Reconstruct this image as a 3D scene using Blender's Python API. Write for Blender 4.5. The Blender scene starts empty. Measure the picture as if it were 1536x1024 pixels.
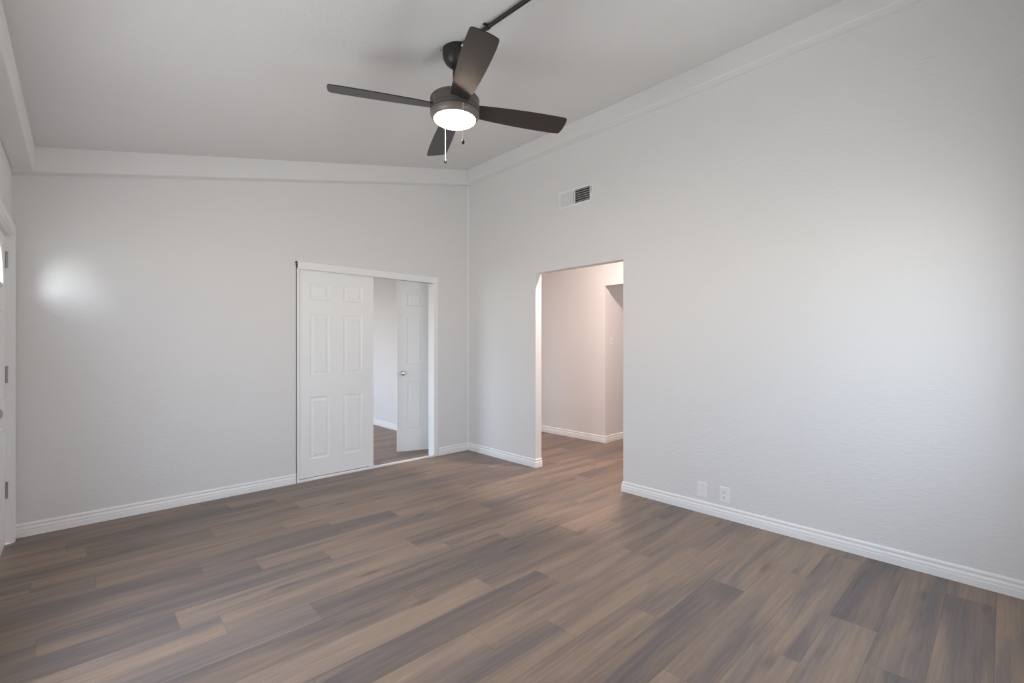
import bpy, bmesh, math, random
from mathutils import Vector, Matrix
R_ = math.radians
C = bpy.context.scene.collection
SC = bpy.context.scene

# ---------------------------------------------------------------- camera
TH = 0.8171846
cam_d = bpy.data.cameras.new('camera')
cam_d.sensor_width = 36.0
cam_d.lens = 692.14 / 1536 * 36.0
cam_d.shift_y = 5.44 / 1536
cam_d.clip_start = 0.02
cam = bpy.data.objects.new('camera', cam_d)
C.objects.link(cam)
cam.location = (-3.5855, -4.6264, 1.32)
cam.rotation_euler = (R_(90), 0, TH - R_(90))
SC.camera = cam

# ---------------------------------------------------------------- view and world
SC.view_settings.view_transform = 'Standard'
SC.view_settings.look = 'None'
SC.view_settings.gamma = 1.0
SC.view_settings.use_curve_mapping = False
SC.view_settings.exposure = 0.0
SC.cycles.use_denoising = True
SC.cycles.max_bounces = 14
SC.cycles.diffuse_bounces = 8
SC.cycles.transparent_max_bounces = 12
SC.cycles.sample_clamp_indirect = 6.0

w = bpy.data.worlds.new('overcast_sky')
SC.world = w
w.use_nodes = True
wn = w.node_tree.nodes; wl = w.node_tree.links
bg = wn['Background']
# bright overcast sky above the horizon, ground glow added below to light the ceiling
wtc = wn.new('ShaderNodeTexCoord'); wsep = wn.new('ShaderNodeSeparateXYZ'); wl.new(wtc.outputs['Generated'], wsep.inputs[0])
wramp = wn.new('ShaderNodeValToRGB')
wmr = wn.new('ShaderNodeMapRange'); wmr.inputs['From Min'].default_value = -0.06; wmr.inputs['From Max'].default_value = 0.06
wl.new(wsep.outputs['Z'], wmr.inputs['Value']); wl.new(wmr.outputs[0], wramp.inputs[0])
wramp.color_ramp.elements[0].color = (0.91, 0.905, 0.91, 1)
wramp.color_ramp.elements[1].color = (0.67, 0.77, 0.93, 1)
wl.new(wramp.outputs[0], bg.inputs['Color'])
bg.inputs['Strength'].default_value = 10.2

def area_portal(name, loc, rot, sx, sy):
    d = bpy.data.lights.new(name, 'AREA'); d.shape = 'RECTANGLE'; d.size = sx; d.size_y = sy
    d.cycles.is_portal = True
    o = bpy.data.objects.new(name, d); C.objects.link(o)
    o.location = loc; o.rotation_euler = rot
    return o

# daylight openings: rear wall window, left wall window, back room window
WIN_REAR = (-1.75, -0.65, 0.80, 1.95)       # x0 x1 z0 z1
WIN_LEFT = (-3.0, -1.6, 0.50, 1.75)       # y0 y1 z0 z1
WIN_BACK = (0.9, 3.3, 0.40, 1.85)         # y0 y1 z0 z1 on the back room's left wall
area_portal('rear_window_portal', ((WIN_REAR[0]+WIN_REAR[1])/2, -5.06, (WIN_REAR[2]+WIN_REAR[3])/2), (R_(90), 0, 0), WIN_REAR[1]-WIN_REAR[0], WIN_REAR[3]-WIN_REAR[2])
area_portal('left_window_portal', (-4.05, (WIN_LEFT[0]+WIN_LEFT[1])/2, (WIN_LEFT[2]+WIN_LEFT[3])/2), (R_(90), 0, R_(-90)), WIN_LEFT[1]-WIN_LEFT[0], WIN_LEFT[3]-WIN_LEFT[2])
area_portal('back_room_window_portal', (-3.65, (WIN_BACK[0]+WIN_BACK[1])/2, (WIN_BACK[2]+WIN_BACK[3])/2), (R_(90), 0, R_(-90)), WIN_BACK[1]-WIN_BACK[0], WIN_BACK[3]-WIN_BACK[2])

# bright low glint from outside that shines in through the fan light of the entry door
gl = bpy.data.lights.new('porch_glint', 'SPOT')
gl.energy = 190; gl.color = (0.92, 0.96, 1.0); gl.spot_size = R_(40); gl.spot_blend = 0.6; gl.shadow_soft_size = 0.27
go = bpy.data.objects.new('porch_glint', gl); C.objects.link(go)
go.location = (-4.62, -2.05, 1.93)
go.rotation_euler = (Vector((-3.96, -0.53, 1.79)) - Vector(go.location)).to_track_quat('-Z', 'Y').to_euler()

# ---------------------------------------------------------------- materials
def new_mat(name):
    m = bpy.data.materials.new(name); m.use_nodes = True
    return m, m.node_tree.nodes, m.node_tree.links, m.node_tree.nodes['Principled BSDF']

def paint(name, col, rough=0.6, bump=0.0, scale=(60, 60, 110), dist=0.002, spec=0.35):
    m, n, l, b = new_mat(name)
    b.inputs['Base Color'].default_value = (*col, 1)
    b.inputs['Roughness'].default_value = rough
    b.inputs['Specular IOR Level'].default_value = spec
    if bump:
        tc = n.new('ShaderNodeTexCoord'); mp = n.new('ShaderNodeMapping'); mp.inputs['Scale'].default_value = scale
        nz = n.new('ShaderNodeTexNoise'); nz.inputs['Scale'].default_value = 1.0; nz.inputs['Detail'].default_value = 3
        cr = n.new('ShaderNodeValToRGB'); cr.color_ramp.elements[0].position = 0.42; cr.color_ramp.elements[1].position = 0.62
        bp = n.new('ShaderNodeBump'); bp.inputs['Strength'].default_value = bump; bp.inputs['Distance'].default_value = dist
        l.new(tc.outputs['Object'], mp.inputs['Vector']); l.new(mp.outputs[0], nz.inputs['Vector'])
        l.new(nz.outputs['Fac'], cr.inputs[0]); l.new(cr.outputs[0], bp.inputs['Height']); l.new(bp.outputs[0], b.inputs['Normal'])
    return m

M = {}
M['wall'] = paint('wall_paint', (0.78, 0.775, 0.77), 0.7, 0.22, (22, 22, 70), 0.002, spec=0.2)
M['ceiling'] = paint('ceiling_paint', (0.72, 0.715, 0.71), 0.75, 0.30, (45, 45, 45), 0.003)
M['beam'] = paint('beam_paint', (0.80, 0.795, 0.79), 0.6, 0.18, (35, 35, 35), 0.002)
M['trim'] = paint('white_trim_paint', (0.90, 0.90, 0.90), 0.35, 0.0)
M['door'] = paint('white_door_paint', (0.91, 0.92, 0.92), 0.42, 0.10, (160, 160, 12), 0.0005)
M['plate'] = paint('white_plastic', (0.86, 0.86, 0.85), 0.3)
M['vent'] = paint('white_enamel', (0.84, 0.84, 0.84), 0.35)
M['dark'] = paint('gap_shade', (0.02, 0.02, 0.02), 0.7)  # near-black painted in for shade in the jamb gap and socket slots
M['duct'] = paint('duct_shade', (0.05, 0.05, 0.05), 0.7)  # near-black painted in for the shade inside the duct
M['bronze'] = paint('dark_bronze_metal', (0.10, 0.086, 0.078), 0.36, 0.0, spec=0.5)
M['kit'] = paint('lamplit_bronze_metal', (0.17, 0.145, 0.128), 0.34, 0.0, spec=0.5)  # bronze lightened to paint in the glow of the lens
M['black'] = paint('black_metal', (0.018, 0.018, 0.018), 0.42, spec=0.5)
M['cord'] = paint('chain_beads', (0.75, 0.68, 0.58), 0.35)

def metal(name, col, rough):
    m, n, l, b = new_mat(name)
    b.inputs['Base Color'].default_value = (*col, 1); b.inputs['Metallic'].default_value = 1.0
    b.inputs['Roughness'].default_value = rough
    return m
M['chrome'] = metal('satin_nickel', (0.72, 0.70, 0.68), 0.16)
M['hinge'] = metal('worn_hinge_steel', (0.42, 0.40, 0.38), 0.35)

def blade_mat():
    m, n, l, b = new_mat('espresso_blade')
    tc = n.new('ShaderNodeTexCoord'); mp = n.new('ShaderNodeMapping'); mp.inputs['Scale'].default_value = (4, 60, 20)
    nz = n.new('ShaderNodeTexNoise'); nz.inputs['Scale'].default_value = 1.5; nz.inputs['Detail'].default_value = 5
    cr = n.new('ShaderNodeValToRGB')
    cr.color_ramp.elements[0].position = 0.3; cr.color_ramp.elements[0].color = (0.026, 0.022, 0.021, 1)
    cr.color_ramp.elements[1].position = 0.7; cr.color_ramp.elements[1].color = (0.036, 0.030, 0.028, 1)
    l.new(tc.outputs['Object'], mp.inputs['Vector']); l.new(mp.outputs[0], nz.inputs['Vector'])
    l.new(nz.outputs['Fac'], cr.inputs[0]); l.new(cr.outputs[0], b.inputs['Base Color'])
    b.inputs['Roughness'].default_value = 0.36
    return m
M['blade'] = blade_mat()

def glass_mat():
    m = bpy.data.materials.new('window_glass'); m.use_nodes = True
    n = m.node_tree.nodes; l = m.node_tree.links
    n.remove(n['Principled BSDF'])
    t = n.new('ShaderNodeBsdfTransparent'); t.inputs[0].default_value = (0.95, 0.97, 0.97, 1)
    g = n.new('ShaderNodeBsdfGlossy'); g.inputs['Roughness'].default_value = 0.03
    fr = n.new('ShaderNodeFresnel'); fr.inputs['IOR'].default_value = 1.45
    mx = n.new('ShaderNodeMixShader')
    ge = n.new('ShaderNodeNewGeometry'); iv = n.new('ShaderNodeMath'); iv.operation = 'SUBTRACT'; iv.inputs[0].default_value = 1.0
    ml = n.new('ShaderNodeMath'); ml.operation = 'MULTIPLY'          # reflect on the outer faces only
    l.new(ge.outputs['Backfacing'], iv.inputs[1]); l.new(iv.outputs[0], ml.inputs[0]); l.new(fr.outputs[0], ml.inputs[1])
    l.new(ml.outputs[0], mx.inputs[0]); l.new(t.outputs[0], mx.inputs[1]); l.new(g.outputs[0], mx.inputs[2])
    l.new(mx.outputs[0], n['Material Output'].inputs['Surface'])
    return m
M['glass'] = glass_mat()

def emit(name, col, s):
    m, n, l, b = new_mat(name)
    b.inputs['Base Color'].default_value = (0.9, 0.88, 0.84, 1)
    b.inputs['Emission Color'].default_value = (*col, 1); b.inputs['Emission Strength'].default_value = s
    return m
M['lens'] = emit('lit_opal_glass', (1.0, 0.80, 0.60), 95.0)
M['hall_lens'] = emit('lit_hall_globe', (1.0, 0.80, 0.72), 850.0)
M['room_lens'] = emit('lit_room_globe', (1.0, 0.58, 0.36), 40.0)
M['inner_fill_lens'] = emit('inner_fill_globe', (1.0, 0.84, 0.80), 40.0)

def floor_mat():
    m, n, l, b = new_mat('vinyl_plank')
    at = n.new('ShaderNodeAttribute'); at.attribute_name = 'plank'
    uv = n.new('ShaderNodeUVMap'); uv.uv_map = 'UVMap'
    geo = n.new('ShaderNodeTexCoord')
    sep = n.new('ShaderNodeSeparateColor'); l.new(at.outputs['Color'], sep.inputs[0])
    # R = lightness tone, G = grey/brown balance, B = seed
    def comb(sx, sy, sseed):
        mp = n.new('ShaderNodeMapping'); mp.inputs['Scale'].default_value = (sx, sy, 1)
        l.new(geo.outputs['Object'], mp.inputs['Vector'])
        add = n.new('ShaderNodeVectorMath'); add.operation = 'ADD'
        cx = n.new('ShaderNodeCombineXYZ')
        mu = n.new('ShaderNodeMath'); mu.operation = 'MULTIPLY'; mu.inputs[1].default_value = sseed
        l.new(sep.outputs[2], mu.inputs[0]); l.new(mu.outputs[0], cx.inputs[0]); l.new(mu.outputs[0], cx.inputs[2])
        l.new(mp.outputs[0], add.inputs[0]); l.new(cx.outputs[0], add.inputs[1])
        return add.outputs[0]
    def noise(vec, detail, rough=0.55, dist=0.0):
        z = n.new('ShaderNodeTexNoise'); z.inputs['Scale'].default_value = 1; z.inputs['Detail'].default_value = detail
        z.inputs['Roughness'].default_value = rough; z.inputs['Distortion'].default_value = dist
        l.new(vec, z.inputs['Vector']); return z.outputs['Fac']
    def math_(op, a, c, clamp=False):
        x = n.new('ShaderNodeMath'); x.operation = op; x.use_clamp = clamp
        for i, v in enumerate((a, c)):
            if isinstance(v, (int, float)): x.inputs[i].default_value = v
            else: l.new(v, x.inputs[i])
        return x.outputs[0]
    broad = noise(comb(0.9, 9.0, 37.0), 2, 0.5, 0.6)
    grain = noise(comb(2.2, 60.0, 91.0), 6, 0.65, 0.4)
    fine = noise(comb(9.0, 420.0, 53.0), 3, 0.6)
    # balance between warm brown and mauve grey
    bal = math_('ADD', sep.outputs[1], math_('MULTIPLY', math_('SUBTRACT', broad, 0.5), 3.4), True)
    mixc = n.new('ShaderNodeMix'); mixc.data_type = 'RGBA'
    l.new(bal, mixc.inputs['Factor'])
    mixc.inputs['A'].default_value = FLOOR_WARM; mixc.inputs['B'].default_value = FLOOR_GREY
    # brightness
    br = math_('ADD', math_('ADD', sep.outputs[0], math_('MULTIPLY', math_('SUBTRACT', grain, 0.5), 0.9)), math_('MULTIPLY', math_('SUBTRACT', fine, 0.5), 0.6))
    sc = n.new('ShaderNodeVectorMath'); sc.operation = 'SCALE'
    l.new(mixc.outputs['Result'], sc.inputs[0]); l.new(br, sc.inputs['Scale'])
    # knots
    vo = n.new('ShaderNodeTexVoronoi'); vo.inputs['Scale'].default_value = 1.0
    l.new(comb(1.6, 6.5, 11.0), vo.inputs['Vector'])
    kn = n.new('ShaderNodeMapRange'); kn.inputs['From Min'].default_value = 0.03; kn.inputs['From Max'].default_value = 0.16
    kn.inputs['To Min'].default_value = 0.62; kn.inputs['To Max'].default_value = 1.0
    l.new(vo.outputs['Distance'], kn.inputs['Value'])
    sc2 = n.new('ShaderNodeVectorMath'); sc2.operation = 'SCALE'
    l.new(sc.outputs[0], sc2.inputs[0]); l.new(kn.outputs[0], sc2.inputs['Scale'])
    # seams: uv carries metres from the plank's corner, plank size in second map
    su = n.new('ShaderNodeSeparateXYZ'); l.new(uv.outputs[0], su.inputs[0])
    uv2 = n.new('ShaderNodeUVMap'); uv2.uv_map = 'UVFar'
    su2 = n.new('ShaderNodeSeparateXYZ'); l.new(uv2.outputs[0], su2.inputs[0])
    mn = math_('MINIMUM', math_('MINIMUM', su.outputs[0], su.outputs[1]), math_('MINIMUM', su2.outputs[0], su2.outputs[1]))
    sm = n.new('ShaderNodeMapRange'); sm.inputs['From Min'].default_value = 0.0004; sm.inputs['From Max'].default_value = 0.0022
    sm.inputs['To Min'].default_value = 0.72; sm.inputs['To Max'].default_value = 1.0
    l.new(mn, sm.inputs['Value'])
    sc3 = n.new('ShaderNodeVectorMath'); sc3.operation = 'SCALE'
    l.new(sc2.outputs[0], sc3.inputs[0]); l.new(sm.outputs[0], sc3.inputs['Scale'])
    l.new(sc3.outputs[0], b.inputs['Base Color'])
    rr = math_('ADD', math_('MULTIPLY', grain, 0.12), 0.38)
    l.new(rr, b.inputs['Roughness'])
    b.inputs['Specular IOR Level'].default_value = 0.4
    bp = n.new('ShaderNodeBump'); bp.inputs['Strength'].default_value = 0.25; bp.inputs['Distance'].default_value = 0.001
    l.new(math_('ADD', math_('MULTIPLY', fine, 0.4), sm.outputs[0]), bp.inputs['Height']); l.new(bp.outputs[0], b.inputs['Normal'])
    return m
FLOOR_WARM = (0.290, 0.212, 0.162, 1)
FLOOR_GREY = (0.172, 0.141, 0.134, 1)
M['floor'] = floor_mat()

# ---------------------------------------------------------------- mesh helpers
def link(name, bm, mat, parent=None, smooth=False, loc=None, bevel=0.0):
    bmesh.ops.recalc_face_normals(bm, faces=bm.faces)
    me = bpy.data.meshes.new(name); bm.to_mesh(me); bm.free()
    mats = mat if isinstance(mat, (list, tuple)) else [mat]
    for k in mats: me.materials.append(M[k] if isinstance(k, str) else k)
    if smooth:
        for p in me.polygons: p.use_smooth = True
    o = bpy.data.objects.new(name, me); C.objects.link(o)
    if parent: o.parent = parent
    if loc: o.location = loc
    if bevel:
        bv = o.modifiers.new('bevel', 'BEVEL'); bv.width = bevel; bv.segments = 2; bv.limit_method = 'ANGLE'; bv.angle_limit = R_(40)
    if smooth:
        try:
            me.set_sharp_from_angle(angle=R_(35))
        except Exception: pass
    return o

def empty(name, loc=(0, 0, 0), rz=0.0, parent=None):
    o = bpy.data.objects.new(name, None); C.objects.link(o)
    o.location = loc; o.rotation_euler = (0, 0, rz); o.empty_display_size = 0.05
    if parent: o.parent = parent
    return o

def tag(o, label=None, cat=None, group=None, kind=None):
    if label: o['label'] = label
    if cat: o['category'] = cat
    if group: o['group'] = group
    if kind: o['kind'] = kind
    return o

def struct(o, label=None, cat=None):
    return tag(o, label, cat, kind='structure')

def box(bm, x0, x1, y0, y1, z0, z1, mi=0):
    """z0 / z1 may be numbers or functions of x"""
    f0 = z0 if callable(z0) else (lambda x: z0)
    f1 = z1 if callable(z1) else (lambda x: z1)
    v = [bm.verts.new(p) for p in ((x0, y0, f0(x0)), (x1, y0, f0(x1)), (x1, y1, f0(x1)), (x0, y1, f0(x0)),
                                   (x0, y0, f1(x0)), (x1, y0, f1(x1)), (x1, y1, f1(x1)), (x0, y1, f1(x0)))]
    for q in ((3, 2, 1, 0), (4, 5, 6, 7), (0, 1, 5, 4), (1, 2, 6, 5), (2, 3, 7, 6), (3, 0, 4, 7)):
        f = bm.faces.new([v[i] for i in q]); f.material_index = mi
    return v

def wall(name, axis, c0, c1, s0, s1, ztop, holes=(), label=None, mat='wall', z0=0.0):
    """a wall with rectangular holes; axis 'x' runs along x (thickness c0..c1 in y), 'y' runs along y"""
    bm = bmesh.new()
    def bb(a, b, lo, hi):
        if b - a < 1e-6: return
        if axis == 'x': box(bm, a, b, c0, c1, lo, hi)
        else: box(bm, c0, c1, a, b, lo, hi)
    cur = s0
    for (a, b, lo, hi) in sorted(holes):
        bb(cur, a, z0, ztop)
        if lo > z0: bb(a, b, z0, lo)
        bb(a, b, hi, ztop)
        cur = b
    bb(cur, s1, z0, ztop)
    bmesh.ops.remove_doubles(bm, verts=bm.verts, dist=1e-5)
    return struct(link(name, bm, mat), label)

def tube(bm, pts, r, seg=10, cap=True):
    rings = []
    for i, p in enumerate(pts):
        p = Vector(p)
        a = Vector(pts[max(i-1, 0)]); b = Vector(pts[min(i+1, len(pts)-1)])
        d = (b - a).normalized(); u = d.orthogonal().normalized(); v = d.cross(u)
        rr = r[i] if isinstance(r, (list, tuple)) else r
        if i and rings:
            # keep frames aligned
            pu = rings_u; u = (pu - d * pu.dot(d)).normalized(); v = d.cross(u)
        rings_u = u
        rings.append([bm.verts.new(p + (u * math.cos(t) + v * math.sin(t)) * rr) for t in [2*math.pi*k/seg for k in range(seg)]])
    for A, B in zip(rings, rings[1:]):
        for k in range(seg): bm.faces.new((A[k], A[(k+1) % seg], B[(k+1) % seg], B[k]))
    if cap:
        bm.faces.new(rings[0][::-1]); bm.faces.new(rings[-1])

def lathe(bm, prof, seg=48, M4=None):
    """profile of (r, z), spun about z"""
    rings = []
    for r, z in prof:
        if r < 1e-5: rings.append([bm.verts.new((0, 0, z))])
        else: rings.append([bm.verts.new((r*math.cos(2*math.pi*k/seg), r*math.sin(2*math.pi*k/seg), z)) for k in range(seg)])
    for A, B in zip(rings, rings[1:]):
        for k in range(seg):
            a = [A[k % len(A)], A[(k+1) % len(A)], B[(k+1) % len(B)], B[k % len(B)]]
            u = []
            for q in a:
                if q not in u: u.append(q)
            if len(u) > 2: bm.faces.new(u)
    vs = [v for R in rings for v in R]
    if M4 is not None: bmesh.ops.transform(bm, matrix=M4, verts=vs)
    return vs

def sweep(bm, prof, pts, closed_ends=True):
    """extrude a (offset, z) profile along a floor polyline, mitred; offset goes to the left of the direction"""
    n = len(pts); rows = []
    for i, p in enumerate(pts):
        p = Vector((p[0], p[1]))
        d0 = (p - Vector(pts[i-1])).normalized() if i else None
        d1 = (Vector(pts[i+1]) - p).normalized() if i < n-1 else None
        if d0 is None: nn = Vector((-d1.y, d1.x)); k = 1
        elif d1 is None: nn = Vector((-d0.y, d0.x)); k = 1
        else:
            n0 = Vector((-d0.y, d0.x)); n1 = Vector((-d1.y, d1.x)); nn = (n0 + n1).normalized(); k = 1 / max(nn.dot(n0), .2)
        rows.append([bm.verts.new((p.x + nn.x*o*k, p.y + nn.y*o*k, z)) for o, z in prof])
    m = len(prof)
    for A, B in zip(rows, rows[1:]):
        for k in range(m): bm.faces.new((A[k], A[(k+1) % m], B[(k+1) % m], B[k]))
    if closed_ends:
        bm.faces.new(rows[0]); bm.faces.new(rows[-1][::-1])

BASE_PROF = [(0, 0.001), (0.015, 0.001), (0.015, 0.038), (0.0135, 0.041), (0.0125, 0.043), (0.0135, 0.046), (0.0135, 0.056), (0.010, 0.062),
             (0.0075, 0.067), (0.0075, 0.071), (0.010, 0.075), (0.0105, 0.082), (0.008, 0.088), (0.004, 0.092), (0, 0.093)]
def baseboard(name, pts, label=None):
    bm = bmesh.new(); sweep(bm, BASE_PROF, pts)
    return struct(link(name, bm, 'trim'), label)

# ---------------------------------------------------------------- dimensions
XL, YR = -3.915, -4.92
ZC = lambda x: 3.495 + 0.216 * x            # underside of the sloped ceiling
ZB = lambda x: 3.322 + 0.2148 * x           # underside of the perimeter beams
WT = 0.11

# ---------------------------------------------------------------- floor
def build_floor():
    random.seed(11)
    WP, LP, Y0 = 0.185, 1.278, -1.455
    # seam position (right end / left end of a plank) seen in each row, and tones left and right of it
    known = {
        -5: (-3.55, 'm', 'm'), -4: (-2.9, 'd', 'm'), -3: (-2.5, 'g', 'b'), -2: (-2.24, 'g', 'b'), -1: (-1.781, 'g', 'b'),
        0: (-2.797, 'd', 'b'), 1: (-2.445, 'd', 'b'), 2: (-1.964, 'b', 'd'), 3: (-3.087, 'L', 'b'), 4: (-2.727, 'l', 'd'),
        5: (-2.30, 'd', 'd'), 6: (-1.94, 'L', 'm'), 7: (-1.633, 'd', 'b'), 8: (-2.275, 'L', 'b'), 9: (-1.946, 'b', 'L'),
        10: (-1.540, 'b', 'm'), 11: (-0.982, 'd', 'b'), 12: (-1.848, 'L', 'b'), 13: (-1.40, 'L', 'b'), 14: (-0.906, 'b', 'd'),
        15: (-1.20, 'd', 'd'), 16: (-1.5, 'm', 'g')}
    tones = {'L': (1.09, 0.22), 'b': (1.03, 0.28), 'm': (0.99, 0.42), 'g': (0.94, 0.58), 'd': (0.91, 0.72), 'l': (1.03, 0.66)}
    bm = bmesh.new()
    cl = bm.loops.layers.float_color.new('plank')
    uv = bm.loops.layers.uv.new('UVMap'); uv2 = bm.loops.layers.uv.new('UVFar')
    xa, xb, ya, yb = -4.02, 3.72, -5.03, 3.72
    k0 = math.floor((Y0 - yb) / WP); k1 = math.ceil((Y0 - ya) / WP)
    for k in range(k0, k1):
        yt = min(Y0 - k*WP, yb); yl = max(Y0 - (k+1)*WP, ya)
        if yt - yl < 1e-4: continue
        if k in known: s, tl, tr = known[k]
        else: s, tl, tr = random.uniform(-3, -1.7), None, None
        j0 = math.floor((xa - s) / LP)
        x = s + j0*LP; j = j0
        while x < xb:
            a, b = max(x, xa), min(x + LP, xb)
            t = tl if j == -1 else tr if j == 0 else None
            if t is None: t = random.choice('mdgdgm' if x < -3.6 else 'Lbbbmmgd')
            T, G = tones[t]
            col = (T + random.uniform(-.04, .04), G + random.uniform(-.06, .06), random.random(), 1)
            if b - a > 1e-4:
                vs = [bm.verts.new(p) for p in ((a, yl, 0), (b, yl, 0), (b, yt, 0), (a, yt, 0))]
                f = bm.faces.new(vs)
                for lp in f.loops:
                    lp[cl] = col
                    lp[uv].uv = (lp.vert.co.x - x, lp.vert.co.y - (Y0 - (k+1)*WP))
                    lp[uv2].uv = (x + LP - lp.vert.co.x, (Y0 - k*WP) - lp.vert.co.y)
            x += LP; j += 1
    v = [bm.verts.new(p) for p in ((xa, ya, -.08), (xb, ya, -.08), (xb, yb, -.08), (xa, yb, -.08), (xa, ya, -.0005), (xb, ya, -.0005), (xb, yb, -.0005), (xa, yb, -.0005))]
    for q in ((3, 2, 1, 0), (0, 1, 5, 4), (1, 2, 6, 5), (2, 3, 7, 6), (3, 0, 4, 7)): bm.faces.new([v[i] for i in q])
    me = bpy.data.meshes.new('floor'); bm.to_mesh(me); bm.free(); me.materials.append(M['floor'])
    o = bpy.data.objects.new('floor', me); C.objects.link(o)
    struct(o, 'brown and mauve grey wood plank floor running through all rooms')
build_floor()

# ---------------------------------------------------------------- shell: main room
ztop = lambda x: ZC(x) + 0.06
OPEN = (-2.275, -1.178, 0.0, 2.094)           # hall opening in the right wall
CLO = (-2.074, -0.46, 0.0, 2.075)             # double opening in the back wall
wall('wall_back', 'x', 0.0, WT, XL - WT, 0.0, ztop, [CLO], 'pale grey back wall with the double door opening')
# hall opening and the swing door opening share the right wall line
wall('wall_right', 'y', 0.0, 0.09, YR - WT, 3.6, 3.56, [OPEN, (0.195, 0.965, 0.0, 2.12)], 'tall pale grey wall with the open doorway to the hall')
wall('wall_left', 'y', XL - WT, XL, YR - WT, 0.0, 2.72, [(WIN_LEFT[0], WIN_LEFT[1], WIN_LEFT[2], WIN_LEFT[3]), (-1.03, -0.085, 0.0, 2.065)], 'narrow strip of wall around the entry door')
wall('wall_rear', 'x', YR - WT, YR, XL, 0.0, ztop, [(WIN_REAR[0], WIN_REAR[1], WIN_REAR[2], WIN_REAR[3])], 'rear wall behind the viewer')
bm = bmesh.new(); box(bm, XL - WT, 0.09, YR - WT, WT, ZC, lambda x: ZC(x) + 0.12)
struct(link('ceiling', bm, 'ceiling'), 'sloped pale grey textured ceiling')

# perimeter beams
bm = bmesh.new(); box(bm, XL, 0.0, -0.10, 0.0, ZB, lambda x: ZC(x) + .01)
struct(link('trim_1', bm, 'beam', bevel=0.006), 'boxed beam along the top of the back wall')
bm = bmesh.new(); box(bm, -0.10, 0.0, YR, -0.10, 3.322, lambda x: ZC(x) + .01)
struct(link('trim_2', bm, 'beam', bevel=0.006), 'boxed beam along the top of the right wall')
bm = bmesh.new(); box(bm, XL, XL + 0.108, YR, -0.10, 2.497, lambda x: ZC(x) + .01)
struct(link('trim_3', bm, 'beam', bevel=0.006), 'boxed beam along the top of the left wall')
bm = bmesh.new(); box(bm, XL + .108, -0.10, YR, YR + .10, ZB, lambda x: ZC(x) + .01)
struct(link('trim_4', bm, 'beam', bevel=0.006), 'boxed beam along the top of the rear wall')
# caulked bead standing in the corner of back and right wall
bm = bmesh.new(); tube(bm, [(-0.002, -0.002, 0.093), (-0.002, -0.002, 3.322)], 0.006, 8)
struct(link('trim_5', bm, 'trim', smooth=True), 'thin white bead in the corner between back and right wall')

# baseboards (the offset goes to the left of the path)
baseboard('baseboard_back', [(-2.078, 0.0), (XL + .001, 0.0)][::1], 'white grooved baseboard left of the double doors')
baseboard('baseboard_corner', [(0.09, OPEN[1]), (0.0, OPEN[1]), (0.0, 0.0), (-0.455, 0.0)][::1], 'white grooved baseboard around the far corner to the hall opening')
baseboard('baseboard_right', [(0.0, YR), (0.0, OPEN[0]), (0.09, OPEN[0])], 'white grooved baseboard along the long right wall')
baseboard('baseboard_rear', [(XL, YR), (0.0 - .016, YR)], 'white baseboard on the rear wall')
baseboard('baseboard_left', [(XL, -1.105), (XL, YR + .016)], 'white baseboard on the left wall')

# ---------------------------------------------------------------- back room
wall('wall_back_room_left', 'y', -3.61, -3.50, WT, 3.6, 2.55, [WIN_BACK], 'left wall of the room behind the double doors')
wall('wall_back_room_far', 'x', 3.6, 3.7, -3.61, 0.09, 2.55, [], 'far wall of the room behind the double doors')
bm = bmesh.new(); box(bm, -3.61, 0.0, WT, 3.6, 2.44, 2.5)
struct(link('ceiling_back_room', bm, 'ceiling'), 'flat ceiling of the room behind the double doors')
baseboard('baseboard_back_room', [(0.0, 1.04), (0.0, 3.6), (-3.5, 3.6), (-3.5, WT)], 'white baseboard inside the room behind the double doors')

# ---------------------------------------------------------------- hall
XH = 1.585
HZ = 2.90
wall('wall_hall', 'y', XH, XH + .11, -4.3, 1.3, HZ, [(-2.3, -0.95, 0.0, 2.12)], 'warm lit hall wall behind the doorway')
wall('wall_hall_far', 'x', 1.3, 1.4, 0.09, XH + .11, HZ, [], 'far end wall of the hall')
wall('wall_hall_near', 'x', -4.3, -4.2, 0.09, XH, HZ, [], 'near end wall of the hall')
wall('wall_inner_room_side', 'x', -0.935, -0.82, XH + .11, 3.6, HZ, [], 'side wall beyond the second opening')
wall('wall_inner_room_far', 'y', 3.6, 3.7, -3.6, -0.82, HZ, [], 'far wall beyond the second opening')
wall('wall_inner_room_near', 'x', -3.6, -3.5, XH + .11, 3.6, HZ, [], 'near wall beyond the second opening')
bm = bmesh.new(); box(bm, 0.09, 3.7, -4.3, 1.4, HZ, HZ + .06)
struct(link('ceiling_hall', bm, 'ceiling'), 'flat ceiling of the hall')
baseboard('baseboard_hall', [(0.09, -4.2), (XH, -4.2), (XH, -2.3)][::1], 'white baseboard at the near end of the hall')
baseboard('baseboard_hall_far', [(XH + .11, -0.95), (XH, -0.95), (XH, 1.3), (0.09, 1.3)][::1], 'white grooved baseboard along the hall wall')
baseboard('baseboard_inner_room', [(3.6, -0.935), (XH + .11, -0.935)][::-1][::-1], 'white grooved baseboard beyond the second opening')


# dark slab added outside the back room's window to cut light from below
M['blocker'] = paint('light_blocker', (0.035, 0.05, 0.025), 0.9, 0.4, (20, 20, 20), 0.02)
bm = bmesh.new(); box(bm, -14, -3.75, 0.5, 10, -0.4, -0.15)
struct(link('ground', bm, 'blocker'), 'unseen dark slab added outside the back room to cut light from below')

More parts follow.
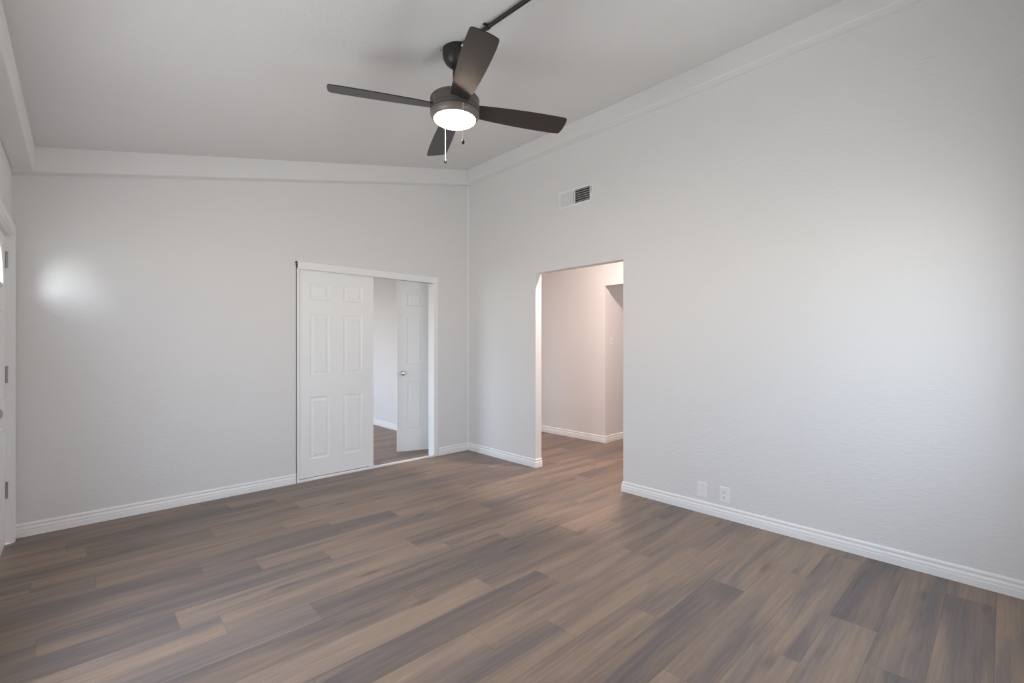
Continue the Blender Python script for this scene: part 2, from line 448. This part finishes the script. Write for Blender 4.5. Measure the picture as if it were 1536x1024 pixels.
# ---------------------------------------------------------------- windows
def window(name, axis, c0, c1, s0, s1, z0, z1, label):
    root = struct(empty(name, ((s0+s1)/2, (c0+c1)/2, z0) if axis == 'x' else ((c0+c1)/2, (s0+s1)/2, z0)), label)
    L = s1 - s0; H = z1 - z0; cm = 0.0
    def B(bm, a, b, lo, hi, t=.05):
        if axis == 'x': box(bm, a, b, -t/2, t/2, lo, hi)
        else: box(bm, -t/2, t/2, a, b, lo, hi)
    bm = bmesh.new(); h = L/2
    B(bm, -h, -h+.05, 0, H); B(bm, h-.05, h, 0, H); B(bm, -h+.05, h-.05, 0, .05); B(bm, -h+.05, h-.05, H-.05, H)
    B(bm, -.022, .022, .05, H-.05)
    link('window_frame', bm, 'trim', root)
    for a, b in ((-h+.05, -.022), (.022, h-.05)):
        bm = bmesh.new(); B(bm, a, b, .05, H-.05, .006)
        link('pane', bm, 'glass', root)
    return root
window('window_1', 'x', YR-WT, YR, *WIN_REAR, 'white framed window in the rear wall')
window('window_2', 'y', XL-WT, XL, *WIN_LEFT, 'white framed window in the left wall')
window('window_3', 'y', -3.61, -3.50, *WIN_BACK, 'white framed window of the back room')

# ---------------------------------------------------------------- panelled door slab
def panel_slab(bm, W, H, T, cols, rows, both=True, hole=None):
    """slab in local x 0..W, y 0..T, z 0..H with raised panels cut into the y=0 face (and y=T face)"""
    xs = sorted({0, W, *[v for c in cols for v in c]})
    zs = sorted({0, H, *[v for r in rows for v in r]})
    for side, y, s in ((0, 0.0, 1), (1, T, -1)):
        for i in range(len(xs)-1):
            for j in range(len(zs)-1):
                a, b, c, d = xs[i], xs[i+1], zs[j], zs[j+1]
                if (a, b) in cols and (c, d) in rows:
                    # moulded groove then raised field
                    lv = [(0, 0), (0.006, 0.0008), (0.012, 0.0060), (0.021, 0.0075), (0.031, 0.0062), (0.046, 0.0012), (0.050, 0.0010)]
                    prev = None
                    for ins, dep in lv:
                        q = [bm.verts.new(p) for p in ((a+ins, y+s*dep, c+ins), (b-ins, y+s*dep, c+ins), (b-ins, y+s*dep, d-ins), (a+ins, y+s*dep, d-ins))]
                        if prev:
                            for k in range(4): bm.faces.new((prev[k], prev[(k+1) % 4], q[(k+1) % 4], q[k]))
                        prev = q
                    bm.faces.new(prev)
                else:
                    bm.faces.new([bm.verts.new(p) for p in ((a, y, c), (b, y, c), (b, y, d), (a, y, d))])
    for q in (((0, 0, 0), (0, T, 0), (0, T, H), (0, 0, H)), ((W, 0, 0), (W, T, 0), (W, T, H), (W, 0, H)), ((0, 0, 0), (W, 0, 0), (W, T, 0), (0, T, 0)), ((0, 0, H), (W, 0, H), (W, T, H), (0, T, H))):
        bm.faces.new([bm.verts.new(p) for p in q])
    bmesh.ops.remove_doubles(bm, verts=bm.verts, dist=2e-5)

# door_2: the sliding slab that closes the left half of the opening
d2 = struct(empty('door_2', (-2.042, 0.012, 0.030)), 'closed white six-panel door slab filling the left half of the double opening', 'door')
bm = bmesh.new()
panel_slab(bm, 0.766, 2.03, 0.035, [(0.096, 0.300), (0.432, 0.644)], [(0.170, 0.787), (0.988, 1.600), (1.728, 1.905)])
link('door_slab', bm, 'door', d2)
# fascia hiding the track, with the open end of the track at the left
f = struct(empty('trim_6', (-1.267, 0.0, 2.055)), 'white track fascia board over the double opening')
bm = bmesh.new(); box(bm, -0.796, 0.80, -0.022, -0.004, 0.0, 0.070)
link('fascia_board', bm, 'trim', f, bevel=0.002)
bm = bmesh.new(); box(bm, -0.797, 0.80, -0.027, -0.004, -0.004, 0.010)
link('fascia_lip', bm, 'trim', f, bevel=0.002)
bm = bmesh.new(); box(bm, -0.800, 0.80, 0.004, 0.095, 0.004, 0.020)
link('track_rail', bm, 'hinge', f)
for (x, z, r) in ((-0.806, 0.056, 0.010), (-0.800, 0.034, 0.011), (-0.800, 0.018, 0.008)):
    bm = bmesh.new(); lathe(bm, [(0, -.006), (r, -.006), (r, .006), (0, .006)], 20, Matrix.Translation((x, -0.010, z)) @ Matrix.Rotation(R_(90), 4, 'X'))
    tag(link('track_roller', bm, 'black', f), 'black roller in the open track end')
# jamb boards
bm = bmesh.new(); box(bm, -2.068, -2.046, -0.006, WT + .004, 0.0, 2.052)
struct(link('trim_7', bm, 'trim', bevel=0.0015), 'narrow white jamb board left of the closed door')
bm = bmesh.new(); box(bm, -2.0745, -2.0685, -0.001, 0.012, 0.10, 2.055)  # solid strip, coloured dark for the shade in the gap
struct(link('trim_8', bm, 'dark'), 'dark strip painting the shaded gap between wall and left jamb board')
bm = bmesh.new(); box(bm, -0.520, -0.460, -0.010, WT + .004, 0.0, 2.052)
struct(link('trim_9', bm, 'trim', bevel=0.003), 'white jamb board on the right side of the double opening')
bm = bmesh.new(); box(bm, -0.535, -0.505, -0.016, -0.010, 0.0, 0.035)
box(bm, -0.535, -0.505, -0.010, 0.03, 0.0, 0.022)
struct(link('trim_10', bm, 'trim', bevel=0.002), 'small white floor stop at the foot of the right jamb')
bm = bmesh.new(); box(bm, -2.066, -0.520, -0.010, 0.004, 0.0, 0.016); box(bm, -2.046, -0.520, 0.004, 0.060, 0.0, 0.008)
struct(link('trim_11', bm, 'trim', bevel=0.002), 'white threshold strip along the floor of the double opening')
bm = bmesh.new(); box(bm, -1.315, -1.272, -0.008, 0.060, 0.0165, 0.034)
struct(link('trim_12', bm, 'trim', bevel=0.002), 'small white floor guide under the edge of the closed door')

# door_3: the swing door standing ajar in the back room
ang = math.atan2(0.462 - 0.205, -0.748 + 0.036)
d3 = struct(empty('door_3', (-0.036, 0.205, 0.022), ang), 'white six-panel door standing ajar in the back room, with a chrome knob', 'door')
bm = bmesh.new()
DW, DH = 0.757, 2.09
panel_slab(bm, DW, DH, 0.035, [(0.105, 0.310), (0.435, 0.640)], [(DH*(1-.883), DH*(1-.59)), (DH*(1-.492), DH*(1-.215)), (DH*(1-.152), DH*(1-.063))])
link('door_slab', bm, 'door', d3)
def knob(parent, x, z, ysign, y0):
    bm = bmesh.new()
    A = Matrix.Translation((x, y0, z)) @ Matrix.Rotation(R_(-90) * ysign, 4, 'X')
    lathe(bm, [(0, 0), (.031, 0), (.031, .004), (.024, .009), (.012, .012), (.011, .030), (.018, .034), (.026, .042), (.0285, .052), (.026, .062), (.018, .068), (.010, .0695), (.0, .0695)], 32, A)
    return tag(link('door_knob', bm, 'chrome', parent, smooth=True), 'chrome knob')
# the face seen from the main room is local y = T (door runs towards -x from the hinge)
knob(d3, DW - 0.064, 0.955, 1, 0.035)
knob(d3, DW - 0.064, 0.955, -1, 0.0)
bm = bmesh.new(); box(bm, DW - .0005, DW + .011, .010, .025, 0.946, 0.964)
link('latch', bm, 'chrome', d3, bevel=0.003)
for z in (0.22, 1.03, 1.85):
    bm = bmesh.new(); tube(bm, [(0.002, -0.007, z-.045), (0.002, -0.007, z+.045)], .006, 12); box(bm, -.0015, .0, -.003, .034, z-.044, z+.044)
    link('hinge', bm, 'hinge', d3)
# frame of that door, on the line of the right wall
bm = bmesh.new()
box(bm, -0.004, 0.094, 0.195, 0.205, 0, 2.12); box(bm, -0.004, 0.094, 0.955, 0.965, 0, 2.12); box(bm, -0.004, 0.094, 0.205, 0.955, 2.112, 2.12)
box(bm, -0.016, 0.0, 0.968, 1.035, 0, 2.18); box(bm, -0.016, 0.0, 0.125, 0.192, 0, 2.18); box(bm, -0.016, 0.0, 0.192, 0.968, 2.123, 2.18)
struct(link('trim_13', bm, 'trim', bevel=0.002), 'white door frame between back room and hall')

# ---------------------------------------------------------------- door_1: entry door in the left wall
e = struct(empty('door_1', (XL, -0.09, 0.0)), 'white entry door on the left with a half-round window and steel hinges', 'door')
# jamb + casing
bm = bmesh.new()
box(bm, -.114, .0, -.018, .004, 0, 2.047); box(bm, -.114, .0, -.939, -.917, 0, 2.047); box(bm, -.114, .0, -.939, .004, 2.047, 2.065)
box(bm, -.088, -.070, -.030, -.018, 0, 2.047); box(bm, -.088, -.070, -.917, -.905, 0, 2.047); box(bm, -.088, -.070, -.905, -.030, 2.035, 2.047)
link('jamb', bm, 'trim', e)
bm = bmesh.new()
for a, b, z0, z1 in ((-.012, .056, .0, 2.130), (-.991, -.923, .0, 2.130), (-.923, -.012, 2.062, 2.130)):
    box(bm, 0, .013, a, b, z0, z1)
    if z0 == 0: box(bm, .013, .017, a + .012, b - .014, z0, z1 - .012)
    else: box(bm, .013, .017, a, b, z0 + .014, z1 - .012)
link('casing', bm, 'trim', e, bevel=0.003)
# slab with a fan shaped opening: x -.060..-.018, y -.914..-.021
def fan_slab():
    bm = bmesh.new()
    y0, y1, z0, z1 = -.914, -.021, .012, 2.042
    xc, xf = -.068, -.026
    cy, cz, r = -.5150, 1.700, .235
    N = 28
    arc = [(cy + r*math.cos(math.pi*k/N), cz + r*math.sin(math.pi*k/N)) for k in range(N+1)]
    for X in (xc, xf):
        # bands below and above the arch
        for q in (((y0, z0), (y1, z0), (y1, cz), (y0, cz)),): bm.faces.new([bm.verts.new((X, a, b)) for a, b in q])
        bm.faces.new([bm.verts.new((X, a, b)) for a, b in ((y0, cz), (cy-r, cz), (cy-r, z1), (y0, z1))])
        bm.faces.new([bm.verts.new((X, a, b)) for a, b in ((cy+r, cz), (y1, cz), (y1, z1), (cy+r, z1))])
        for k in range(N):
            a, b = arc[k], arc[k+1]
            bm.faces.new([bm.verts.new((X, p, q)) for p, q in (a, (a[0], z1), (b[0], z1), b)])
    ed = [(y0, z0), (y1, z0), (y1, z1), (y0, z1)]
    for k in range(4):
        a, b = ed[k], ed[(k+1) % 4]
        bm.faces.new([bm.verts.new(p) for p in ((xc, *a), (xc, *b), (xf, *b), (xf, *a))])
    hole = arc + [arc[0]]
    for a, b in zip(hole, hole[1:]):
        bm.faces.new([bm.verts.new(p) for p in ((xc, *a), (xc, *b), (xf, *b), (xf, *a))])
    bmesh.ops.remove_doubles(bm, verts=bm.verts, dist=2e-5)
    s = link('door_slab', bm, 'door', e)
    # moulding around the light, with spokes
    bm = bmesh.new()
    ring = [(-.023, cy + (r+.006)*math.cos(math.pi*k/N), cz + (r+.006)*math.sin(math.pi*k/N)) for k in range(N+1)]
    tube(bm, ring, .011, 8); tube(bm, [(-.023, cy-r-.012, cz-.004), (-.023, cy+r+.012, cz-.004)], .011, 8)
    link('lite_frame', bm, 'trim', e, smooth=True)
    bm = bmesh.new()
    for t in (45, 90, 135): tube(bm, [(-.044, cy + .07*math.cos(R_(t)), cz + .07*math.sin(R_(t))), (-.044, cy + r*math.cos(R_(t)), cz + r*math.sin(R_(t)))], .006, 8)
    tube(bm, [(-.044, cy + .07*math.cos(math.pi*k/12), cz + .07*math.sin(math.pi*k/12)) for k in range(13)], .006, 8)
    link('lite_bars', bm, 'trim', e)
    bm = bmesh.new()
    A = [bm.verts.new((-.049, a, b)) for a, b in arc]; B = [bm.verts.new((-.045, a, b)) for a, b in arc]
    bm.faces.new(A); bm.faces.new(B[::-1])
    for k in range(len(arc)):
        j = (k+1) % len(arc); bm.faces.new((A[k], A[j], B[j], B[k]))
    link('pane', bm, 'glass', e)
    # raised panels on the lower door
    for (a, b) in ((-.79, -.51), (-.425, -.145)):
        for (c, d) in ((.25, .80), (.98, 1.55)):
            bm = bmesh.new()
            prev = None
            for ins, dep in ((0, 0), (.008, .005), (.016, .005), (.026, .0015), (.05, .004)):
                q = [bm.verts.new(p) for p in ((xf+dep, a+ins, c+ins), (xf+dep, b-ins, c+ins), (xf+dep, b-ins, d-ins), (xf+dep, a+ins, d-ins))]
                if prev:
                    for k in range(4): bm.faces.new((prev[k], prev[(k+1) % 4], q[(k+1) % 4], q[k]))
                prev = q
            bm.faces.new(prev)
            link('raised_panel', bm, 'door', e)
fan_slab()
for z in (0.357, 1.122, 1.882):
    h = empty('hinge', (-.020, -.0195, z), 0, e)
    bm = bmesh.new(); tube(bm, [(0, 0, -.052), (0, 0, .052)], .0065, 12)
    for zz in (-.031, -.0105, .0105, .031): tube(bm, [(0, 0, zz-.0006), (0, 0, zz+.0006)], .0072, 12)
    lathe(bm, [(0, .052), (.0085, .052), (.0085, .056), (0, .060)], 12)
    link('hinge_barrel', bm, 'hinge', h)
    bm = bmesh.new(); box(bm, -.006, .0015, .0005, .0022, -.050, .050)
    link('hinge_leaf', bm, 'hinge', h)
# knob and deadbolt
bm = bmesh.new()
lathe(bm, [(0, 0), (.033, 0), (.033, .004), (.024, .009), (.012, .012), (.011, .022), (.018, .025), (.025, .032), (.027, .042), (.024, .052), (.012, .058), (0, .058)], 32,
      Matrix.Translation((-.028, -.852, 0.95)) @ Matrix.Rotation(R_(90), 4, 'Y'))
tag(link('door_knob', bm, 'hinge', e, smooth=True), 'steel knob')
bm = bmesh.new()
lathe(bm, [(0, 0), (.031, 0), (.029, .012), (.010, .014), (0, .014)], 32, Matrix.Translation((-.026, -.852, 1.10)) @ Matrix.Rotation(R_(90), 4, 'Y'))
box(bm, -.013, -.002, -.865, -.839, 1.096, 1.104)
link('deadbolt', bm, 'hinge', e)

# ---------------------------------------------------------------- ceiling fan
FX, FY, ZBL = -1.974, -2.418, 2.71
fan = tag(empty('ceiling_fan', (FX, FY, ZC(FX))), 'dark bronze four-blade ceiling fan with a lit round light, hanging from the sloped ceiling', 'ceiling fan')
zo = -ZC(FX)                                   # child z = world z + zo
slope = math.atan(0.216)
# canopy: flanged cup against the slope with a ball end
bm = bmesh.new()
lathe(bm, [(0, .012), (.0735, .012), (.0735, -.004), (.071, -.010), (.071, -.040), (.073, -.044)] , 48, Matrix.Rotation(-slope, 4, 'Y'))
link('canopy_rim', bm, 'black', fan, smooth=True)
bm = bmesh.new()
prof = [(.0725, -.030)] + [(.0725*math.cos(a), -.040 - .082*math.sin(a)) for a in [R_(5 + 7.0*k) for k in range(11)]] + [(.021, -.1205), (.019, -.116), (0, -.116)]
lathe(bm, prof, 48)
link('canopy', bm, 'black', fan, smooth=True)
for a in (165, 20, 285):
    bm = bmesh.new(); tube(bm, [(0, 0, 0), (.014, 0, 0)], .004, 10); tube(bm, [(.013, 0, 0), (.017, 0, 0)], .0065, 10)
    bmesh.ops.transform(bm, matrix=Matrix.Rotation(R_(a), 4, 'Z') @ Matrix.Translation((.071, 0, -.042)), verts=bm.verts)
    link('canopy_screw', bm, 'hinge', fan, smooth=True)
bm = bmesh.new(); tube(bm, [(0, 0, -.112), (0, 0, 2.768 + zo)], .0125, 20)
link('downrod', bm, 'black', fan, smooth=True)
bm = bmesh.new(); lathe(bm, [(.0125, 2.80+zo), (.024, 2.798+zo), (.028, 2.785+zo), (.030, 2.766+zo)], 32)
link('yoke_cover', bm, 'black', fan, smooth=True)
bm = bmesh.new()
lathe(bm, [(0, 2.772), (.060, 2.772), (.120, 2.770), (.138, 2.766), (.144, 2.758), (.144, 2.752), (.1415, 2.7505), (.1415, 2.748), (.144, 2.746), (.144, 2.7075), (.1415, 2.7065), (.1415, 2.7035), (.1438, 2.7025),
           (.1438, 2.686), (.141, 2.685), (0, 2.685)], 72)
bmesh.ops.translate(bm, verts=bm.verts, vec=(0, 0, zo))
link('motor_housing', bm, 'bronze', fan, smooth=True)
bm = bmesh.new()
lathe(bm, [(0, 2.684), (.1405, 2.684), (.1425, 2.682), (.1435, 2.672), (.1405, 2.662), (.1335, 2.652), (.1265, 2.645), (.1225, 2.643), (.120, 2.645), (.1185, 2.655), (0, 2.655)], 72)
bmesh.ops.translate(bm, verts=bm.verts, vec=(0, 0, zo))
link('light_kit', bm, 'kit', fan, smooth=True)
bm = bmesh.new()
lathe(bm, [(0, 2.6545), (.117, 2.6545), (.1188, 2.648)] + [(.1188*math.cos(a), 2.6425 - .0215*math.sin(a)) for a in [R_(k*9) for k in range(1, 10)]] + [(0, 2.6205)], 64)
bmesh.ops.translate(bm, verts=bm.verts, vec=(0, 0, zo))
tag(link('light_lens', bm, 'lens', fan, smooth=True), 'glowing white round lens')

def blade_bm():
    bm = bmesh.new()
    # half widths of the two edges along the blade
    R0, R1 = 0.105, 0.700
    st = [(0.105, .046, .050), (.16, .054, .056), (.24, .0625, .062), (.34, .069, .068), (.44, .0735, .072), (.54, .0755, .0735), (.62, .0755, .073), (.67, .073, .071), (.683, .0715, .0695)]
    top = [(r, a) for r, a, b in st]; bot = [(r, -b) for r, a, b in st]
    tip = [(.690, .068), (.6945, .060), (.6985, .040), (.7005, .015), (.7005, -.012), (.6985, -.038), (.6945, -.058), (.690, -.0655)]
    out = bot[::1] + tip[::-1] + top[::-1]
    A = [bm.verts.new((x, y, .003)) for x, y in out]; B = [bm.verts.new((x, y, -.003)) for x, y in out]
    bm.faces.new(A); bm.faces.new(B[::-1])
    for k in range(len(out)):
        j = (k+1) % len(out); bm.faces.new((A[k], A[j], B[j], B[k]))
    return bm
bl0 = None
for k, a in enumerate((65, 155, -25, -115)):
    if bl0 is None:
        bl0 = link('blade', blade_bm(), 'blade', fan, bevel=0.0012); b = bl0
    else:
        b = bl0.copy(); C.objects.link(b)
    b.matrix_local = Matrix.Translation((0, 0, ZBL + zo)) @ Matrix.Rotation(R_(a), 4, 'Z') @ Matrix.Rotation(R_(-13), 4, 'X')
fv = Vector((math.cos(TH), math.sin(TH))); rv = Vector((math.sin(TH), -math.cos(TH)))
for (lat, dep, z0, z1, nm) in ((-.073, .122, 2.668, 2.452, 'far'), (.062, -.132, 2.672, 2.458, 'near')):
    p = fv*dep + rv*lat
    ch = empty('pull_chain', (p.x, p.y, zo + z0), 0, fan)
    bm = bmesh.new(); L = z0 - z1 - .012
    q = -Vector((p.x, p.y, 0)).normalized()*.008
    tube(bm, [(q.x, q.y, 0.004), (0, 0, 0), (0, 0, -L)], .0014, 6)
    nb = int(L/.0045)
    for i in range(nb):
        bmesh.ops.create_icosphere(bm, subdivisions=1, radius=.0018, matrix=Matrix.Translation((0, 0, -i*.0045)))
    link('bead_chain', bm, 'cord', ch)
    bm = bmesh.new(); bmesh.ops.create_icosphere(bm, subdivisions=2, radius=.004)
    bmesh.ops.translate(bm, verts=bm.verts, vec=(-q.x*.3, -q.y*.3, .001)); link('chain_mount', bm, 'chrome', ch, smooth=True)
    bm = bmesh.new(); lathe(bm, [(0, -L+.004), (.003, -L+.003), (.0045, -L-.003), (.008, -L-.010), (.009, -L-.017), (.0065, -L-.025), (0, -L-.029)], 16)
    link('pendant', bm, 'black', ch, smooth=True)

# surface conduit that feeds the fan
def on_ceil(x, y, d=.0): return Vector((x, y, ZC(x) - d))
px0, py0, px1, py1 = -1.972, -2.50, -1.79, YR + .101
cd = tag(empty('conduit', (px0, py0, ZC(px0))), 'thin black conduit running along the ceiling from the fan canopy', 'conduit')
bm = bmesh.new()
N = 8
pts = [on_ceil(px0 + (px1-px0)*k/N, py0 + (py1-py0)*k/N, .0145) - Vector(cd.location) for k in range(N+1)]
tube(bm, [Vector((0.0, .035, -.030))] + pts, .011, 12)
link('pipe', bm, 'black', cd, smooth=True)
for s in (.085, .42, .75):
    c = on_ceil(px0 + (px1-px0)*s, py0 + (py1-py0)*s, .0145) - Vector(cd.location)
    bm = bmesh.new(); tube(bm, [c + Vector((0, -.009, 0)), c + Vector((0, .009, 0))], .0145, 12)
    box(bm, c.x-.030, c.x-.004, c.y-.009, c.y+.009, c.z+.003, c.z+.0072)
    bmesh.ops.create_icosphere(bm, subdivisions=2, radius=.005, matrix=Matrix.Translation((c.x-.022, c.y, c.z+.003)))
    link('strap', bm, 'black', cd)
# small flexible connector beside the canopy
bm = bmesh.new(); tube(bm, [(0.0, .030, -.024), (0, .012, -.022), (0, -.004, -.018)], [.0125, .0125, .011], 14)
link('connector', bm, 'hinge', cd, smooth=True)

# ---------------------------------------------------------------- air register on the right wall
vy0, vy1, vz0, vz1 = -1.934, -1.504, 2.699, 2.880
v = tag(empty('air_vent', (0, (vy0+vy1)/2, vz0)), 'white rectangular air vent with a dark grille half, high on the right wall', 'air vent')
cy = (vy0+vy1)/2; HW = (vy1-vy0)/2; VH = vz1 - vz0
bm = bmesh.new()
iy0, iy1, iz0, iz1 = -HW+.032, HW-.032, .026, VH-.026
box(bm, -.006, 0, -HW, HW, 0, iz0); box(bm, -.006, 0, -HW, HW, iz1, VH); box(bm, -.006, 0, -HW, iy0, iz0, iz1); box(bm, -.006, 0, iy1, HW, iz0, iz1)
box(bm, -.010, -.001, -.006, .006, iz0, iz1)
link('vent_frame', bm, 'vent', v, bevel=0.002)
bm = bmesh.new(); box(bm, -.0012, -.0002, iy0, iy1, iz0, iz1)
link('duct_shade_sheet', bm, 'duct', v)
bm = bmesh.new()
for k in range(13):                                   # upright louvres of the far half, nearly closed
    y = .012 + (iy1-.012)*(k+.5)/13
    vs = box(bm, -.0005, .0005, -.0080, .0080, iz0, iz1)
    bmesh.ops.transform(bm, matrix=Matrix.Translation((-.006, y, 0)) @ Matrix.Rotation(R_(-12), 4, 'Z'), verts=vs)
tag(link('upright_louvers', bm, 'vent', v), 'white upright louvres')
bm = bmesh.new()
for k in range(6):
    z = iz0 + (iz1-iz0)*(k+.5)/6
    vs = box(bm, -.0068, .0068, iy0, -.006, -.0007, .0007)
    bmesh.ops.transform(bm, matrix=Matrix.Translation((-.0065, 0, z)) @ Matrix.Rotation(R_(-35), 4, 'Y'), verts=vs)
tag(link('level_louvers', bm, 'vent', v), 'level louvres over a dark sheet painting the shade of the duct')
for y in (-HW+.016, HW-.016):
    bm = bmesh.new(); tube(bm, [(-.0062, y, VH/2), (-.0078, y, VH/2)], .004, 12); link('screw', bm, 'hinge', v)
bm = bmesh.new(); box(bm, -.014, -.006, -HW+.010, -HW+.013, VH*.55, VH*.80); link('damper_lever', bm, 'hinge', v)

# ---------------------------------------------------------------- plates
def plate(name, loc, rz, W, H, label, cat):
    """local: face looks to -x"""
    r = tag(empty(name, loc, rz), label, cat)
    bm = bmesh.new()
    prev = None
    for ins, d in ((0, 0), (0, -.0025), (.003, -.0050), (.008, -.0058)):
        q = [bm.verts.new(p) for p in ((d, -W/2+ins, -H/2+ins), (d, W/2-ins, -H/2+ins), (d, W/2-ins, H/2-ins), (d, -W/2+ins, H/2-ins))]
        if prev:
            for k in range(4): bm.faces.new((prev[k], prev[(k+1) % 4], q[(k+1) % 4], q[k]))
        else: bm.faces.new(q[::-1])
        prev = q
    bm.faces.new(prev)
    link('cover_plate', bm, 'plate', r)
    return r
def screw(r, z, y=0):
    bm = bmesh.new(); tube(bm, [(-.0055, y, z), (-.0068, y, z)], .0032, 12); link('screw', bm, 'plate', r)
r = plate('blank_plate', (0, -2.997, .180), 0, .080, .120, 'blank white wall plate just above the baseboard on the right wall', 'wall plate')
screw(r, .030); screw(r, -.030)
r = plate('power_outlet', (0, -3.172, .180), 0, .074, .120, 'white double power outlet beside the blank plate on the right wall', 'power outlet')
for z in (.0195, -.0195):
    bm = bmesh.new()
    out = [(.017*math.cos(R_(t)), max(-.0135, min(.0135, .017*math.sin(R_(t))))) for t in range(0, 360, 15)]
    A = [bm.verts.new((-.0056, a, z+b)) for a, b in out]; B = [bm.verts.new((-.0075, a*.96, z+b*.96)) for a, b in out]
    bm.faces.new(B); 
    for k in range(len(out)):
        j = (k+1) % len(out); bm.faces.new((A[k], A[j], B[j], B[k]))
    s = link('socket', bm, 'plate', r)
    bm = bmesh.new()
    box(bm, -.0079, -.0073, .0052, .0078, z+.000, z+.0085); box(bm, -.0079, -.0073, -.0078, -.0052, z+.000, z+.0085)
    tube(bm, [(-.0073, 0, z-.0065), (-.0079, 0, z-.0065)], .0028, 10)
    link('slots', bm, 'dark', s)
screw(r, 0)
r = plate('light_switch', (1.742, -0.935, 1.375), R_(90), .072, .116, 'white light switch plate on the wall beyond the second opening', 'light switch')
bm = bmesh.new(); box(bm, -.0075, -.005, -.006, .006, -.013, .013); link('toggle_slot', bm, 'plate', r)
bm = bmesh.new(); box(bm, -.017, -.007, -.004, .004, -.001, .008); link('toggle', bm, 'plate', r, bevel=.0015)

# ---------------------------------------------------------------- lamps of the other rooms and an added fill
def dome(name, loc, label, mat, rad=.15):
    r = tag(empty(name, loc), label, 'ceiling light')
    bm = bmesh.new(); lathe(bm, [(0, 0), (rad*1.06, 0), (rad*1.06, -.018), (rad, -.024), (0, -.024)], 40); link('lamp_base', bm, 'chrome', r, smooth=True)
    bm = bmesh.new(); lathe(bm, [(rad*.98, -.022)] + [(rad*.98*math.cos(R_(a)), -.024 - rad*.5*math.sin(R_(a))) for a in range(6, 90, 7)] + [(0, -.024-rad*.5)], 40)
    link('globe', bm, mat, r, smooth=True)
    return r
dome('hall_ceiling_light', (.50, -2.0, HZ), 'round warm ceiling light in the hall', 'hall_lens', .08)
dome('back_room_ceiling_light', (-1.7, 1.9, 2.44), 'round warm ceiling light in the back room', 'room_lens', .13)
dome('inner_room_fill_light', (2.75, -2.3, HZ), 'unseen round lamp added to brighten the space beyond the second opening', 'inner_fill_lens', .13)  # unseen lamp, added to brighten the walls past the second opening
